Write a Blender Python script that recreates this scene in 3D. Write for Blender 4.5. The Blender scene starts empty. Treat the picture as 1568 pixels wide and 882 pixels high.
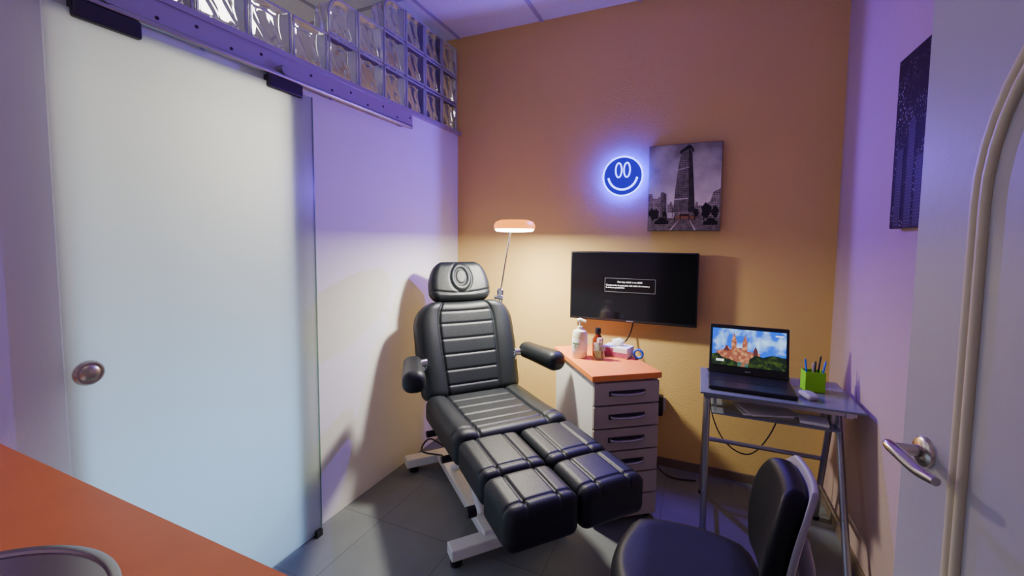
import bpy, math, random
from mathutils import Vector, Matrix, Euler
random.seed(4)
S = bpy.context.scene
COL = S.collection
pi = math.pi

# ------------------------------------------------------------------ materials
def srgb(r, g, b):
    f = lambda c: (c/255/12.92) if c/255 <= 0.04045 else ((c/255+0.055)/1.055)**2.4
    return (f(r), f(g), f(b), 1.0)

def mat(name, col, rough=0.5, metal=0.0, emis=None, estr=0.0, bump=0.0, bscale=60, var=0.0, vscale=4,
        trans=0.0, ior=1.45, coat=0.0, spec=0.5):
    m = bpy.data.materials.new(name); m.use_nodes = True
    nt = m.node_tree; b = nt.nodes['Principled BSDF']
    b.inputs['Base Color'].default_value = col
    b.inputs['Roughness'].default_value = rough
    b.inputs['Metallic'].default_value = metal
    b.inputs['Transmission Weight'].default_value = trans
    b.inputs['IOR'].default_value = ior
    b.inputs['Coat Weight'].default_value = coat
    b.inputs['Specular IOR Level'].default_value = spec
    if emis:
        b.inputs['Emission Color'].default_value = emis
        b.inputs['Emission Strength'].default_value = estr
    tc = nt.nodes.new('ShaderNodeTexCoord')
    if var > 0:
        n = nt.nodes.new('ShaderNodeTexNoise'); n.inputs['Scale'].default_value = vscale
        n.inputs['Detail'].default_value = 6
        nt.links.new(tc.outputs['Object'], n.inputs['Vector'])
        mx = nt.nodes.new('ShaderNodeMixRGB'); mx.blend_type = 'MULTIPLY'
        mx.inputs[1].default_value = col
        cr = nt.nodes.new('ShaderNodeValToRGB')
        cr.color_ramp.elements[0].position = 0.3; cr.color_ramp.elements[1].position = 0.7
        a = 1-var
        cr.color_ramp.elements[0].color = (a, a, a, 1); cr.color_ramp.elements[1].color = (1, 1, 1, 1)
        mx.inputs[0].default_value = 1
        nt.links.new(n.outputs['Fac'], cr.inputs[0]); nt.links.new(cr.outputs[0], mx.inputs[2])
        nt.links.new(mx.outputs[0], b.inputs['Base Color'])
    if bump > 0:
        n2 = nt.nodes.new('ShaderNodeTexNoise'); n2.inputs['Scale'].default_value = bscale
        n2.inputs['Detail'].default_value = 5
        nt.links.new(tc.outputs['Object'], n2.inputs['Vector'])
        bp = nt.nodes.new('ShaderNodeBump'); bp.inputs['Strength'].default_value = bump
        bp.inputs['Distance'].default_value = 0.01
        nt.links.new(n2.outputs['Fac'], bp.inputs['Height']); nt.links.new(bp.outputs[0], b.inputs['Normal'])
    return m

M = {}
M['wall_tan'] = mat('wall_tan_paint', srgb(228, 192, 118), 0.8, bump=0.2, bscale=90, var=0.05, vscale=1.5, spec=0.2)
M['wall_white'] = mat('wall_white_paint', srgb(226, 225, 226), 0.5, bump=0.06, bscale=60, spec=0.3)
M['wall_right'] = mat('wall_lilac_paint', srgb(182, 158, 150), 0.7, bump=0.12, bscale=90, spec=0.3)
M['ceil'] = mat('ceiling_tile', srgb(225, 225, 230), 0.85, bump=0.3, bscale=150, var=0.06, vscale=60)
M['tbar'] = mat('ceiling_grid_metal', srgb(165, 160, 182), 0.5)
M['leather'] = mat('black_leather', (0.008, 0.011, 0.013, 1), 0.47, bump=0.14, bscale=240, var=0.25, vscale=9, spec=0.42)
M['leather2'] = mat('black_vinyl', (0.009, 0.009, 0.010, 1), 0.5, bump=0.08, bscale=260, var=0.2, vscale=9, spec=0.22)
M['whitesteel'] = mat('white_painted_steel', srgb(225, 225, 222), 0.35)
M['chrome'] = mat('chrome', (0.75, 0.75, 0.76, 1), 0.18, 1.0)
M['alu'] = mat('brushed_aluminium', (0.42, 0.42, 0.46, 1), 0.38, 1.0, bump=0.05, bscale=200)
M['rail'] = mat('rail_profile', srgb(175, 165, 185), 0.38, 0.5)
M['darkmetal'] = mat('dark_metal', (0.06, 0.055, 0.07, 1), 0.4, 0.8)
M['orange'] = mat('orange_laminate', srgb(248, 140, 62), 0.38, bump=0.03, bscale=300, var=0.08, vscale=12)
M['whitelam'] = mat('white_laminate', srgb(228, 228, 222), 0.45, var=0.03)
M['greylam'] = mat('grey_laminate', srgb(176, 162, 152), 0.5, var=0.08, vscale=8)
M['black'] = mat('black_plastic', (0.012, 0.012, 0.014, 1), 0.4, var=0.1)
M['tvscreen'] = mat('tv_screen_glass', (0.004, 0.004, 0.005, 1), 0.13)
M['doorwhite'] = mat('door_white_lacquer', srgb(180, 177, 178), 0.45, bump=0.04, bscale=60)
M['mould'] = mat('moulding_cream', srgb(214, 202, 166), 0.45)
M['nickel'] = mat('satin_nickel', (0.55, 0.48, 0.42, 1), 0.25, 1.0)
M['brass'] = mat('aged_brass', (0.50, 0.44, 0.35, 1), 0.32, 0.85)
M['steel'] = mat('stainless_steel', (0.36, 0.32, 0.29, 1), 0.2, 1.0, bump=0.02, bscale=300)
M['neon'] = mat('neon_tube', (0.1, 0.1, 0.5, 1), 0.4, emis=(0.18, 0.24, 1, 1), estr=7)
M['neonback'] = mat('neon_backing_glow', (0.0, 0.0, 0.05, 1), 0.35, emis=(0.03, 0.0, 1, 1), estr=0.6)  # blue emission on the disc imitates the tubes' glow on the wall
M['neonglow'] = mat('neon_halo_glow', (0.0, 0.0, 0.25, 1), 0.3, emis=(0.004, 0.0, 1, 1), estr=330)  # emission for the added ring that makes the blue halo
M['green'] = mat('green_plastic', srgb(130, 220, 20), 0.4, var=0.05)
M['paper'] = mat('paper', srgb(235, 235, 235), 0.7, var=0.03)
M['pink'] = mat('tissue_box_print', srgb(190, 90, 130), 0.6, var=0.5, vscale=40)
M['soap'] = mat('soap_bottle', srgb(228, 226, 200), 0.35, var=0.02)
M['label'] = mat('label_green', srgb(120, 150, 110), 0.5, var=0.2, vscale=60)
M['amber'] = mat('amber_glass', srgb(120, 50, 15), 0.15, trans=0.3)
M['clearp'] = mat('clear_plastic', srgb(210, 215, 205), 0.12, trans=0.75)
M['bluep'] = mat('blue_plastic', srgb(30, 90, 220), 0.4)
M['whitep'] = mat('white_plastic', srgb(215, 212, 218), 0.4)
M['shell'] = mat('chair_shell_grey', srgb(160, 155, 160), 0.4)
M['lampwhite'] = mat('lamp_diffuser', (1, 1, 1, 1), 0.4, emis=(1, 0.90, 0.70, 1), estr=26)
M['lampshade'] = mat('lamp_shade_orange', srgb(250, 140, 50), 0.35, emis=(1, 0.30, 0.03, 1), estr=2.4)
M['tint'] = mat('tinted_glass', (0.30, 0.33, 0.42, 1), 0.08, trans=0.55, ior=1.45)
M['skirt'] = mat('skirting_tile', srgb(120, 104, 88), 0.4, var=0.1)

def frosted():
    m = bpy.data.materials.new('frosted_glass'); m.use_nodes = True
    nt = m.node_tree; nt.nodes.clear()
    o = nt.nodes.new('ShaderNodeOutputMaterial')
    d = nt.nodes.new('ShaderNodeBsdfDiffuse'); d.inputs[0].default_value = (0.40, 0.50, 0.47, 1)
    t = nt.nodes.new('ShaderNodeBsdfTranslucent'); t.inputs[0].default_value = (0.90, 0.93, 0.90, 1)
    g = nt.nodes.new('ShaderNodeBsdfGlossy'); g.inputs['Roughness'].default_value = 0.28
    m1 = nt.nodes.new('ShaderNodeMixShader'); m1.inputs[0].default_value = 0.8
    m2 = nt.nodes.new('ShaderNodeMixShader'); m2.inputs[0].default_value = 0.05
    nt.links.new(d.outputs[0], m1.inputs[1]); nt.links.new(t.outputs[0], m1.inputs[2])
    nt.links.new(m1.outputs[0], m2.inputs[1]); nt.links.new(g.outputs[0], m2.inputs[2])
    nt.links.new(m2.outputs[0], o.inputs[0])
    return m
M['frost'] = frosted()
M['edge'] = mat('glass_edge_green', srgb(120, 165, 140), 0.2, trans=0.3)
M['block'] = mat('glass_block', (0.95, 0.95, 0.96, 1), 0.05, trans=0.90, ior=1.34)
M['blockrim'] = mat('glass_block_rim', srgb(198, 196, 212), 0.25, trans=0.35)

def floor_mat():
    m = bpy.data.materials.new('slate_floor_tiles'); m.use_nodes = True
    nt = m.node_tree; b = nt.nodes['Principled BSDF']
    tc = nt.nodes.new('ShaderNodeTexCoord')
    mp = nt.nodes.new('ShaderNodeMapping'); mp.inputs['Location'].default_value = (0.13, 0.09, 0)
    br = nt.nodes.new('ShaderNodeTexBrick'); br.offset = 0.0; br.squash = 1.0
    br.inputs['Scale'].default_value = 1.0
    br.inputs['Brick Width'].default_value = 0.41; br.inputs['Row Height'].default_value = 0.41
    br.inputs['Mortar Size'].default_value = 0.0025
    br.inputs['Color1'].default_value = srgb(122, 127, 129); br.inputs['Color2'].default_value = srgb(114, 119, 122)
    br.inputs['Mortar'].default_value = srgb(98, 101, 103)
    n = nt.nodes.new('ShaderNodeTexNoise'); n.inputs['Scale'].default_value = 7; n.inputs['Detail'].default_value = 8
    cr = nt.nodes.new('ShaderNodeValToRGB'); cr.color_ramp.elements[0].color = (0.7, 0.7, 0.7, 1); cr.color_ramp.elements[1].color = (1, 1, 1, 1)
    mx = nt.nodes.new('ShaderNodeMixRGB'); mx.blend_type = 'MULTIPLY'; mx.inputs[0].default_value = 1
    nt.links.new(tc.outputs['Object'], mp.inputs[0]); nt.links.new(mp.outputs[0], br.inputs['Vector'])
    nt.links.new(tc.outputs['Object'], n.inputs['Vector'])
    nt.links.new(n.outputs['Fac'], cr.inputs[0])
    nt.links.new(br.outputs['Color'], mx.inputs[1]); nt.links.new(cr.outputs[0], mx.inputs[2])
    nt.links.new(mx.outputs[0], b.inputs['Base Color'])
    b.inputs['Roughness'].default_value = 0.5
    b.inputs['Specular IOR Level'].default_value = 0.35
    bp = nt.nodes.new('ShaderNodeBump'); bp.inputs['Strength'].default_value = 0.15; bp.inputs['Distance'].default_value = 0.005
    nt.links.new(n.outputs['Fac'], bp.inputs['Height']); nt.links.new(bp.outputs[0], b.inputs['Normal'])
    return m
M['floor'] = floor_mat()

# ------------------------------------------------------------------ mesh helpers
def empty(name, loc=(0, 0, 0), rz=0.0):
    o = bpy.data.objects.new(name, None); COL.objects.link(o)
    o.location = loc; o.rotation_euler = (0, 0, rz); o.empty_display_size = 0.1
    return o

def mk(name, verts, faces, m=None, parent=None, loc=(0, 0, 0), rot=(0, 0, 0), smooth=False, recalc=True):
    me = bpy.data.meshes.new(name); me.from_pydata([tuple(v) for v in verts], [], faces)
    if recalc:
        import bmesh
        bm = bmesh.new(); bm.from_mesh(me); bmesh.ops.recalc_face_normals(bm, faces=bm.faces); bm.to_mesh(me); bm.free()
    if smooth:
        for p in me.polygons: p.use_smooth = True
    o = bpy.data.objects.new(name, me); COL.objects.link(o)
    o.location = loc; o.rotation_euler = rot
    if m: me.materials.append(M[m] if isinstance(m, str) else m)
    if parent: o.parent = parent
    return o

def boxes(name, lst, m, parent=None, loc=(0, 0, 0), rot=(0, 0, 0), bevel=0.0):
    vs, fs = [], []
    for (x0, x1, y0, y1, z0, z1) in lst:
        b = len(vs)
        vs += [(x0, y0, z0), (x1, y0, z0), (x1, y1, z0), (x0, y1, z0), (x0, y0, z1), (x1, y0, z1), (x1, y1, z1), (x0, y1, z1)]
        fs += [tuple(b+i for i in f) for f in [(0, 3, 2, 1), (4, 5, 6, 7), (0, 1, 5, 4), (1, 2, 6, 5), (2, 3, 7, 6), (3, 0, 4, 7)]]
    o = mk(name, vs, fs, m, parent, loc, rot)
    if bevel > 0:
        md = o.modifiers.new('bevel', 'BEVEL'); md.width = bevel; md.segments = 3; md.limit_method = 'ANGLE'
    return o

def rbox(name, dims, r, step=0.012, deform=None, m=None, parent=None, loc=(0, 0, 0), rot=(0, 0, 0)):
    h = [d/2 for d in dims]; r = min(r, min(h)*0.999)
    cs = []
    for a in range(3):
        c = []
        ns = 5
        for i in range(ns): c.append(-h[a] + r*i/ns)
        inner = 2*(h[a]-r); n = max(1, int(math.ceil(inner/step)))
        for i in range(n+1): c.append(-(h[a]-r) + inner*i/n)
        for i in range(1, ns+1): c.append(h[a]-r + r*i/ns)
        cs.append(c)
    idx = {}; vs = []; fs = []
    def V(i, j, k):
        key = (i, j, k)
        if key in idx: return idx[key]
        q = [cs[0][i], cs[1][j], cs[2][k]]
        inn = [max(-(h[a]-r), min(h[a]-r, q[a])) for a in range(3)]
        d = [q[a]-inn[a] for a in range(3)]
        L = math.sqrt(sum(x*x for x in d))
        if L > 1e-9: q = [inn[a]+d[a]/L*r for a in range(3)]
        if deform: q = deform(*q)
        idx[key] = len(vs); vs.append(tuple(q)); return idx[key]
    N = [len(c)-1 for c in cs]
    for i in range(N[0]):
        for j in range(N[1]):
            for k in (0, N[2]):
                f = (V(i, j, k), V(i+1, j, k), V(i+1, j+1, k), V(i, j+1, k)); fs.append(f if k else f[::-1])
    for i in range(N[0]):
        for k in range(N[2]):
            for j in (0, N[1]):
                f = (V(i, j, k), V(i+1, j, k), V(i+1, j, k+1), V(i, j, k+1)); fs.append(f[::-1] if j else f)
    for j in range(N[1]):
        for k in range(N[2]):
            for i in (0, N[0]):
                f = (V(i, j, k), V(i, j+1, k), V(i, j+1, k+1), V(i, j, k+1)); fs.append(f if i else f[::-1])
    return mk(name, vs, fs, m, parent, loc, rot, smooth=True, recalc=False)

def tube(name, pts, r, m, parent=None, seg=12, closed=False, caps=True, loc=(0, 0, 0), rot=(0, 0, 0)):
    pts = [Vector(p) for p in pts]; n = len(pts); vs = []; fs = []
    rr = r if isinstance(r, (list, tuple)) else [r]*n
    tang = []
    for i in range(n):
        if closed: t = pts[(i+1) % n]-pts[(i-1) % n]
        else: t = pts[min(i+1, n-1)]-pts[max(i-1, 0)]
        tang.append(t.normalized())
    up = Vector((0, 0, 1)) if abs(tang[0].z) < 0.9 else Vector((1, 0, 0))
    nrm = (up - tang[0]*up.dot(tang[0])).normalized()
    for i in range(n):
        nrm = (nrm - tang[i]*nrm.dot(tang[i]))
        nrm = nrm.normalized() if nrm.length > 1e-6 else tang[i].orthogonal().normalized()
        bn = tang[i].cross(nrm)
        for k in range(seg):
            a = 2*pi*k/seg
            vs.append(pts[i] + (nrm*math.cos(a)+bn*math.sin(a))*rr[i])
    rng = n if closed else n-1
    for i in range(rng):
        for k in range(seg):
            a = i*seg+k; b = i*seg+(k+1) % seg; c = ((i+1) % n)*seg+(k+1) % seg; d = ((i+1) % n)*seg+k
            fs.append((a, b, c, d))
    if caps and not closed:
        fs.append(tuple(range(seg))[::-1]); fs.append(tuple(range((n-1)*seg, n*seg)))
    o = mk(name, vs, fs, m, parent, loc, rot, smooth=True)
    md = o.modifiers.new('es', 'EDGE_SPLIT'); md.split_angle = math.radians(50)
    return o

def lathe(name, prof, m, parent=None, loc=(0, 0, 0), rot=(0, 0, 0), seg=40):
    vs, fs = [], []
    for (r, z) in prof:
        for k in range(seg):
            a = 2*pi*k/seg; vs.append((r*math.cos(a), r*math.sin(a), z))
    for i in range(len(prof)-1):
        for k in range(seg):
            fs.append((i*seg+k, i*seg+(k+1) % seg, (i+1)*seg+(k+1) % seg, (i+1)*seg+k))
    if prof[0][0] > 1e-5: fs.append(tuple(range(seg))[::-1])
    if prof[-1][0] > 1e-5: fs.append(tuple(range((len(prof)-1)*seg, len(prof)*seg)))
    o = mk(name, vs, fs, m, parent, loc, rot, smooth=True)
    md = o.modifiers.new('es', 'EDGE_SPLIT'); md.split_angle = math.radians(40)
    return o

def curve_pts(ctrl, n=10):
    P = [Vector(p) for p in ctrl]; out = []
    P = [P[0]*2-P[1]] + P + [P[-1]*2-P[-2]]
    for i in range(1, len(P)-2):
        for k in range(n):
            t = k/n; a, b, c, d = P[i-1], P[i], P[i+1], P[i+2]
            out.append(0.5*((2*b)+(c-a)*t+(2*a-5*b+4*c-d)*t*t+(3*b-a-3*c+d)*t**3))
    out.append(P[-2]); return out

def g(x, c, w): return math.exp(-((x-c)/w)**2)
def sstep(e0, e1, x):
    t = max(0, min(1, (x-e0)/(e1-e0))); return t*t*(3-2*t)

# ------------------------------------------------------------------ room shell
XL, XR, YB, YF, ZC = -1.592, 0.64, 2.654, -0.22, 2.75
AX = -3.4      # far wall of the adjoining corridor
boxes('floor', [(AX, XR+0.1, YF-1.2, YB+0.1, -0.1, 0.0)], 'floor')
boxes('ceiling', [(AX, XR+0.1, YF-1.2, YB+0.1, ZC, ZC+0.1)], 'ceil')
tb = []
for x in (-2.795, -2.187, -1.579, -0.971, -0.363, 0.245):
    tb.append((x-0.012, x+0.012, YF, YB, ZC-0.006, ZC))
for y in (0.30, 0.90, 1.50, 2.10):
    tb.append((AX, XR, y-0.012, y+0.012, ZC-0.0055, ZC))
boxes('trim_ceiling_grid', tb, 'tbar')
boxes('wall_back', [(AX, XR+0.1, YB, YB+0.1, 0, ZC)], 'wall_tan')
boxes('wall_right', [(XR, XR+0.1, YF, YB, 0, ZC)], 'wall_right')
# left partition: opening for the sliding door, top at 2.08 m
boxes('wall_left', [(XL-0.1, XL, 1.255, YB, 0, 2.085), (XL-0.1, XL, YF, 0.585, 0, 2.085), (XL-0.1, XL, 0.585, 1.255, 1.93, 2.085)], 'wall_white')
boxes('wall_front', [(XL-0.1, -0.42, YF-0.1, YF, 0, ZC), (0.42, XR, YF-0.1, 0.02, 0, ZC), (-0.42, 0.42, YF-0.1, YF, 2.1, ZC)], 'wall_white')
boxes('wall_corridor', [(AX-0.1, AX, YF-1.2, YB, 0, ZC)], 'wall_white')
boxes('baseboard_back', [(XL, XR, YB-0.012, YB, 0, 0.05)], 'skirt')
boxes('baseboard_right', [(XR-0.012, XR, YF+0.3, YB-0.012, 0, 0.05)], 'skirt')

# ------------------------------------------------------------------ sliding glass door with rail
sd = empty('sliding_glass_door', (0, 0, 0))
boxes('glass_panel', [(-1.556, -1.546, 0.545, 1.365, 0.012, 1.955)], 'frost', sd)
boxes('glass_edge_strip', [(-1.557, -1.545, 1.365, 1.371, 0.012, 1.955)], 'edge', sd)
tube('rail_bar', [(-1.545, 0.28, 1.995), (-1.545, 2.06, 1.995)], 0.011, 'alu', sd)
for y in (0.675, 1.235):
    rbox('hanger_clamp', (0.035, 0.155, 0.05), 0.006, 0.02, None, 'darkmetal', sd, (-1.548, y, 1.958))
    tube('hanger_wheel', [(-1.565, y, 2.02), (-1.53, y, 2.02)], 0.02, 'alu', sd)
for y in (0.45, 0.95, 1.5, 2.0):
    tube('rail_bracket', [(-1.58, y, 1.995), (-1.545, y, 1.995)], 0.008, 'alu', sd)
lathe('door_pull', [(0.0, 0.016), (0.010, 0.0155), (0.020, 0.013), (0.024, 0.009), (0.026, 0.011), (0.030, 0.011), (0.034, 0.007), (0.035, 0.0)], 'brass', sd,
      (-1.546, 0.592, 0.972), (0, pi/2, 0))
boxes('floor_guide', [(-1.575, -1.53, 1.33, 1.36, 0.0, 0.03)], 'black', sd)

beam = empty('trim_rail_beam')
boxes('profile', [(XL, -1.567, 0.0, 2.1, 2.0, 2.095)], 'rail', beam, bevel=0.002)
boxes('ledge', [(XL-0.1, -1.56, 0.0, YB-0.005, 2.085, 2.105)], 'rail', beam)
for i in range(18):
    y = 0.12+i*0.115
    tube('hole', [(-1.5675, y, 2.055 if i % 2 else 2.03), (-1.5655, y, 2.055 if i % 2 else 2.03)], 0.006, 'darkmetal', beam, seg=10)

# ------------------------------------------------------------------ glass block partition
gb = empty('glass_block_wall')
BM = 0.19
HW = (BM-0.008)/2
def rc(y, z):
    yy, zz = -y/HW, z/HW
    if yy > 0 and zz > 0:
        L = math.hypot(yy, zz); mx = max(yy, zz)
        if L > 1e-6: return y*mx/L, z*mx/L
    return y, z
def block_deform(round_corner):
    def f(x, y, z):
        e = max(abs(y), abs(z))/HW
        s = 1 if x > 0 else -1
        if abs(x) > 0.036 and e < 0.84:
            k = sstep(0.84, 0.76, e)
            w = math.sin(y*82 + 2.2*math.sin(z*29+0.7*s) + 0.6)
            x = x - s*0.006*k + s*(0.0050 if s > 0 else 0.003)*k*w
        if round_corner: y, z = rc(y, z)
        return (x, y, z)
    return f
b0 = rbox('glass_block', (0.085, 2*HW, 2*HW), 0.004, 0.005, block_deform(False), 'block', gb)
b1 = rbox('glass_block_rounded', (0.085, 2*HW, 2*HW), 0.004, 0.005, block_deform(True), 'block', gb)
def rim_pts(rounded):
    out = []; n = 16; h = HW-0.005
    for i in range(n): out.append((-h+2*h*i/n, -h))
    for i in range(n): out.append((h, -h+2*h*i/n))
    for i in range(n): out.append((h-2*h*i/n, h))
    for i in range(n): out.append((-h, h-2*h*i/n))
    return [(0.0425, *(rc(a, b) if rounded else (a, b))) for a, b in out]
r0 = tube('block_rim', rim_pts(False), 0.0055, 'blockrim', gb, closed=True, seg=6)
r1 = tube('block_rim_rounded', rim_pts(True), 0.0055, 'blockrim', gb, closed=True, seg=6)
used = set()
def put(src, y, z):
    if src.name not in used:
        o = src; used.add(src.name)
    else:
        o = src.copy(); COL.objects.link(o); o.parent = gb
    o.location = (XL-0.05, y, z)
for row in range(3):
    start = {0: 13, 1: 6, 2: 4}[row]
    for c in range(start):
        yc = YB-0.004-BM*(c+0.5); zc = 2.107+BM*(row+0.5)
        rd = (row > 0 and c == start-1)
        put(b1 if rd else b0, yc, zc); put(r1 if rd else r0, yc, zc)
mj = []
for c in range(0, 14):
    y = YB-0.004-BM*c
    top = 3 if c <= 3 else (2 if c <= 5 else 1)
    if c > 0: mj.append((XL-0.08, XL-0.02, y-0.004, y+0.004, 2.107, 2.107+BM*top-0.004))
for row in (1, 2):
    n = {1: 6, 2: 4}[row]
    mj.append((XL-0.08, XL-0.02, YB-0.004-BM*n+0.01, YB-0.01, 2.107+BM*row-0.004, 2.107+BM*row+0.004))
boxes('mortar', mj, 'whitep', gb)

# ------------------------------------------------------------------ treatment chair
A = math.atan2(-0.656, 0.755)
tc = empty('treatment_chair', (-0.904, 1.848, 0), A)
def seatdef(x, y, z):
    if z > 0.0:
        pan = 1-sstep(0.160, 0.170, abs(y))
        d = 0
        for c in (-0.15, -0.06, 0.03, 0.12): d += 0.006*g(x, c, 0.005)*pan
        d += 0.010*g(abs(y), 0.169, 0.006)
        d += 0.009*g(x, 0.195, 0.005)
        z -= d
        z += 0.010*math.sin(pi*min(1, max(0, (abs(y)-0.172)/0.10)))
        z += 0.010*sstep(0.05, 0.24, x)
    return (x, y, z)
rbox('seat', (0.53, 0.56, 0.13), 0.038, 0.005, seatdef, 'leather', tc, (-0.005, 0, 0.46))
def backdef(x, y, z):
    if x > 0:
        pan = 1-sstep(0.150, 0.162, abs(y)-0.02*z)
        d = 0
        for c in (-0.20, -0.12, -0.035, 0.05, 0.135): d += 0.006*g(z, c, 0.005)*pan
        d += 0.007*g(z, 0.205, 0.005)*pan
        d += 0.011*g(abs(y)-0.02*z, 0.161, 0.007)
        x -= d
        x += 0.012*math.sin(pi*min(1, max(0, (abs(y)-0.168)/0.11)))
        x -= 0.012*(1-(min(abs(y), 0.16)/0.16)**2)
    k = 1 - 0.26*max(0, (z-0.10)/0.165)**3 - 0.05*max(0, (-z)/0.265)
    return (x, y*k, z)
T = math.radians(-21)
rbox('backrest', (0.115, 0.59, 0.535), 0.045, 0.005, backdef, 'leather', tc, (-0.395, 0, 0.735), (0, T, 0))
def headdef(x, y, z):
    k = 1.0 - 0.32*max(0, (z+0.05)/0.17)**2.4 - 0.10*max(0, (-z-0.07)/0.05)
    if x > 0:
        rho = math.hypot(y/0.052, (z-0.020)/0.070)
        x += 0.005*g(rho, 1.0, 0.18) - 0.006*g(rho, 1.32, 0.10) - 0.005*g(rho, 0.68, 0.10)
        x -= 0.008*g(z, -0.078+0.02*(abs(y)/0.18)**2, 0.005)
    return (x, y*k, z)
rbox('headrest', (0.095, 0.375, 0.245), 0.045, 0.005, headdef, 'leather', tc, (-0.535, -0.004, 1.100), (0, T, 0))
boxes('headrest_stem', [(-0.50, -0.48, -0.05, -0.03, 0.90, 1.08), (-0.50, -0.48, 0.03, 0.05, 0.90, 1.08)], 'chrome', tc, (-0.02, 0, 0))
def legdef(L, front):
    def f(x, y, z):
        if z > 0:
            z -= 0.009*g(abs(y), 0.062, 0.005)
            z += 0.005*math.cos(pi*min(0.5, abs(y)/0.25))
            z -= 0.007*g(x, L/2-0.045, 0.005)
        return (x, y, z)
    return f
for t in (-0.14, 0.14):
    rbox('leg_pad_upper', (0.285, 0.270, 0.125), 0.030, 0.005, legdef(0.285, False), 'leather', tc, (0.405, t, 0.460), (0, math.radians(1.5), 0))
    rbox('leg_pad_lower', (0.225, 0.274, 0.150), 0.036, 0.005, legdef(0.225, True), 'leather', tc, (0.655, t, 0.440), (0, math.radians(1.5), 0))
    boxes('leg_frame', [(0.24, 0.68, t-0.05, t+0.05, 0.355, 0.385)], 'black', tc)
    tube('leg_knob', [(0.50, t*2.02, 0.37), (0.50, t*2.25, 0.37)], 0.02, 'black', tc)
# armrests
for s in (-1, 1):
    def armdef(x, y, z):
        k = 1+0.12*sstep(-0.1, 0.15, x)
        return (x, y*k, z*k)
    rbox('armrest_pad', (0.36, 0.096, 0.092), 0.040, 0.012, armdef, 'leather', tc,
         (-0.14 if s < 0 else -0.155, s*(0.365 if s < 0 else 0.348), 0.705 if s < 0 else 0.712), (0, math.radians(-1), math.radians(-11 if s < 0 else 5)))
    tube('armrest_pivot', [(-0.31, s*0.26, 0.70), (-0.30, s*0.325, 0.70)], 0.022, 'chrome', tc)
    tube('armrest_bracket', [(-0.33, s*0.25, 0.62), (-0.31, s*0.27, 0.70)], 0.015, 'chrome', tc)
# frame and base
boxes('seat_frame', [(-0.24, 0.24, -0.20, 0.20, 0.36, 0.40)], 'black', tc)
boxes('back_frame', [(-0.02, 0.0, -0.18, 0.18, -0.22, 0.22)], 'black', tc, (-0.455, 0, 0.71), (0, T, 0))
boxes('base_beam', [(-0.49, 0.27, -0.155, -0.075, 0.055, 0.10), (-0.49, 0.27, 0.0, 0.08, 0.055, 0.10)], 'whitesteel', tc, bevel=0.006)
boxes('base_foot', [(0.235, 0.305, -0.31, 0.24, 0.035, 0.085), (-0.56, -0.49, -0.33, 0.22, 0.035, 0.085)], 'whitesteel', tc, bevel=0.006)
for x in (0.27, -0.525):
    for y in (-0.28, 0.2):
        lathe('leveller', [(0.026, 0), (0.026, 0.014), (0.010, 0.018), (0.010, 0.036)], 'black', tc, (x, y, 0), seg=20)
for y in (-0.115, 0.04):
    for (a, b) in (((-0.30, 0.09), (0.12, 0.37)), ((0.14, 0.09), (-0.26, 0.37))):
        tube('lift_arm', [(a[0], y, a[1]), (b[0], y, b[1])], 0.02, 'whitesteel', tc, seg=8)
tube('actuator', [(-0.2, 0, 0.12), (0.08, 0, 0.34)], 0.025, 'black', tc)
for (x, z) in ((-0.15, 0.40), (0.12, 0.40)):
    tube('side_knob', [(x, -0.2, z-0.02), (x, -0.30, z-0.02)], 0.016, 'black', tc)
tube('power_cable', curve_pts([(-0.49, -0.08, 0.10), (-0.55, -0.18, 0.16), (-0.50, -0.24, 0.12), (-0.42, -0.14, 0.11)]), 0.005, 'black', tc, seg=6)

# ------------------------------------------------------------------ floor lamp
fl = empty('floor_lamp', (-1.11, 2.36, 0))
hx, hy, hz = 0.175, -0.20, 1.42
for k in range(5):
    a = 2*pi*k/5+0.3
    tube('base_leg', [(0, 0, 0.07), (0.20*math.cos(a), 0.20*math.sin(a), 0.05)], [0.016, 0.011], 'whitesteel', fl)
    lathe('castor', [(0.0, 0.0), (0.012, 0.0), (0.02, 0.012), (0.02, 0.028), (0.01, 0.04), (0, 0.04)], 'black', fl, (0.20*math.cos(a), 0.20*math.sin(a), 0), seg=16)
tube('pole', [(0, 0, 0.06), (0, 0, 1.02)], 0.013, 'chrome', fl)
rbox('joint', (0.045, 0.035, 0.05), 0.012, 0.01, None, 'chrome', fl, (0, 0, 1.03))
tube('clamp_knob', [(-0.03, -0.02, 1.0), (0.03, -0.02, 1.0)], 0.012, 'chrome', fl)
tube('arm', [(0, 0, 1.04), (hx-0.05, hy+0.057, hz-0.03)], 0.006, 'chrome', fl)
tube('arm_yoke', curve_pts([(hx-0.05, hy+0.057, hz-0.03), (hx-0.045, hy+0.05, hz+0.0), (hx-0.03, hy+0.035, hz+0.012)]), 0.007, 'chrome', fl)
lathe('shade', [(0.104, -0.010), (0.112, -0.006), (0.113, 0.012), (0.104, 0.030), (0.080, 0.040), (0.0, 0.044)], 'lampshade', fl, (hx, hy, hz))
lathe('diffuser', [(0.0, -0.024), (0.060, -0.024), (0.098, -0.021), (0.107, -0.014), (0.107, -0.008), (0, -0.008)], 'lampwhite', fl, (hx, hy, hz))

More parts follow.
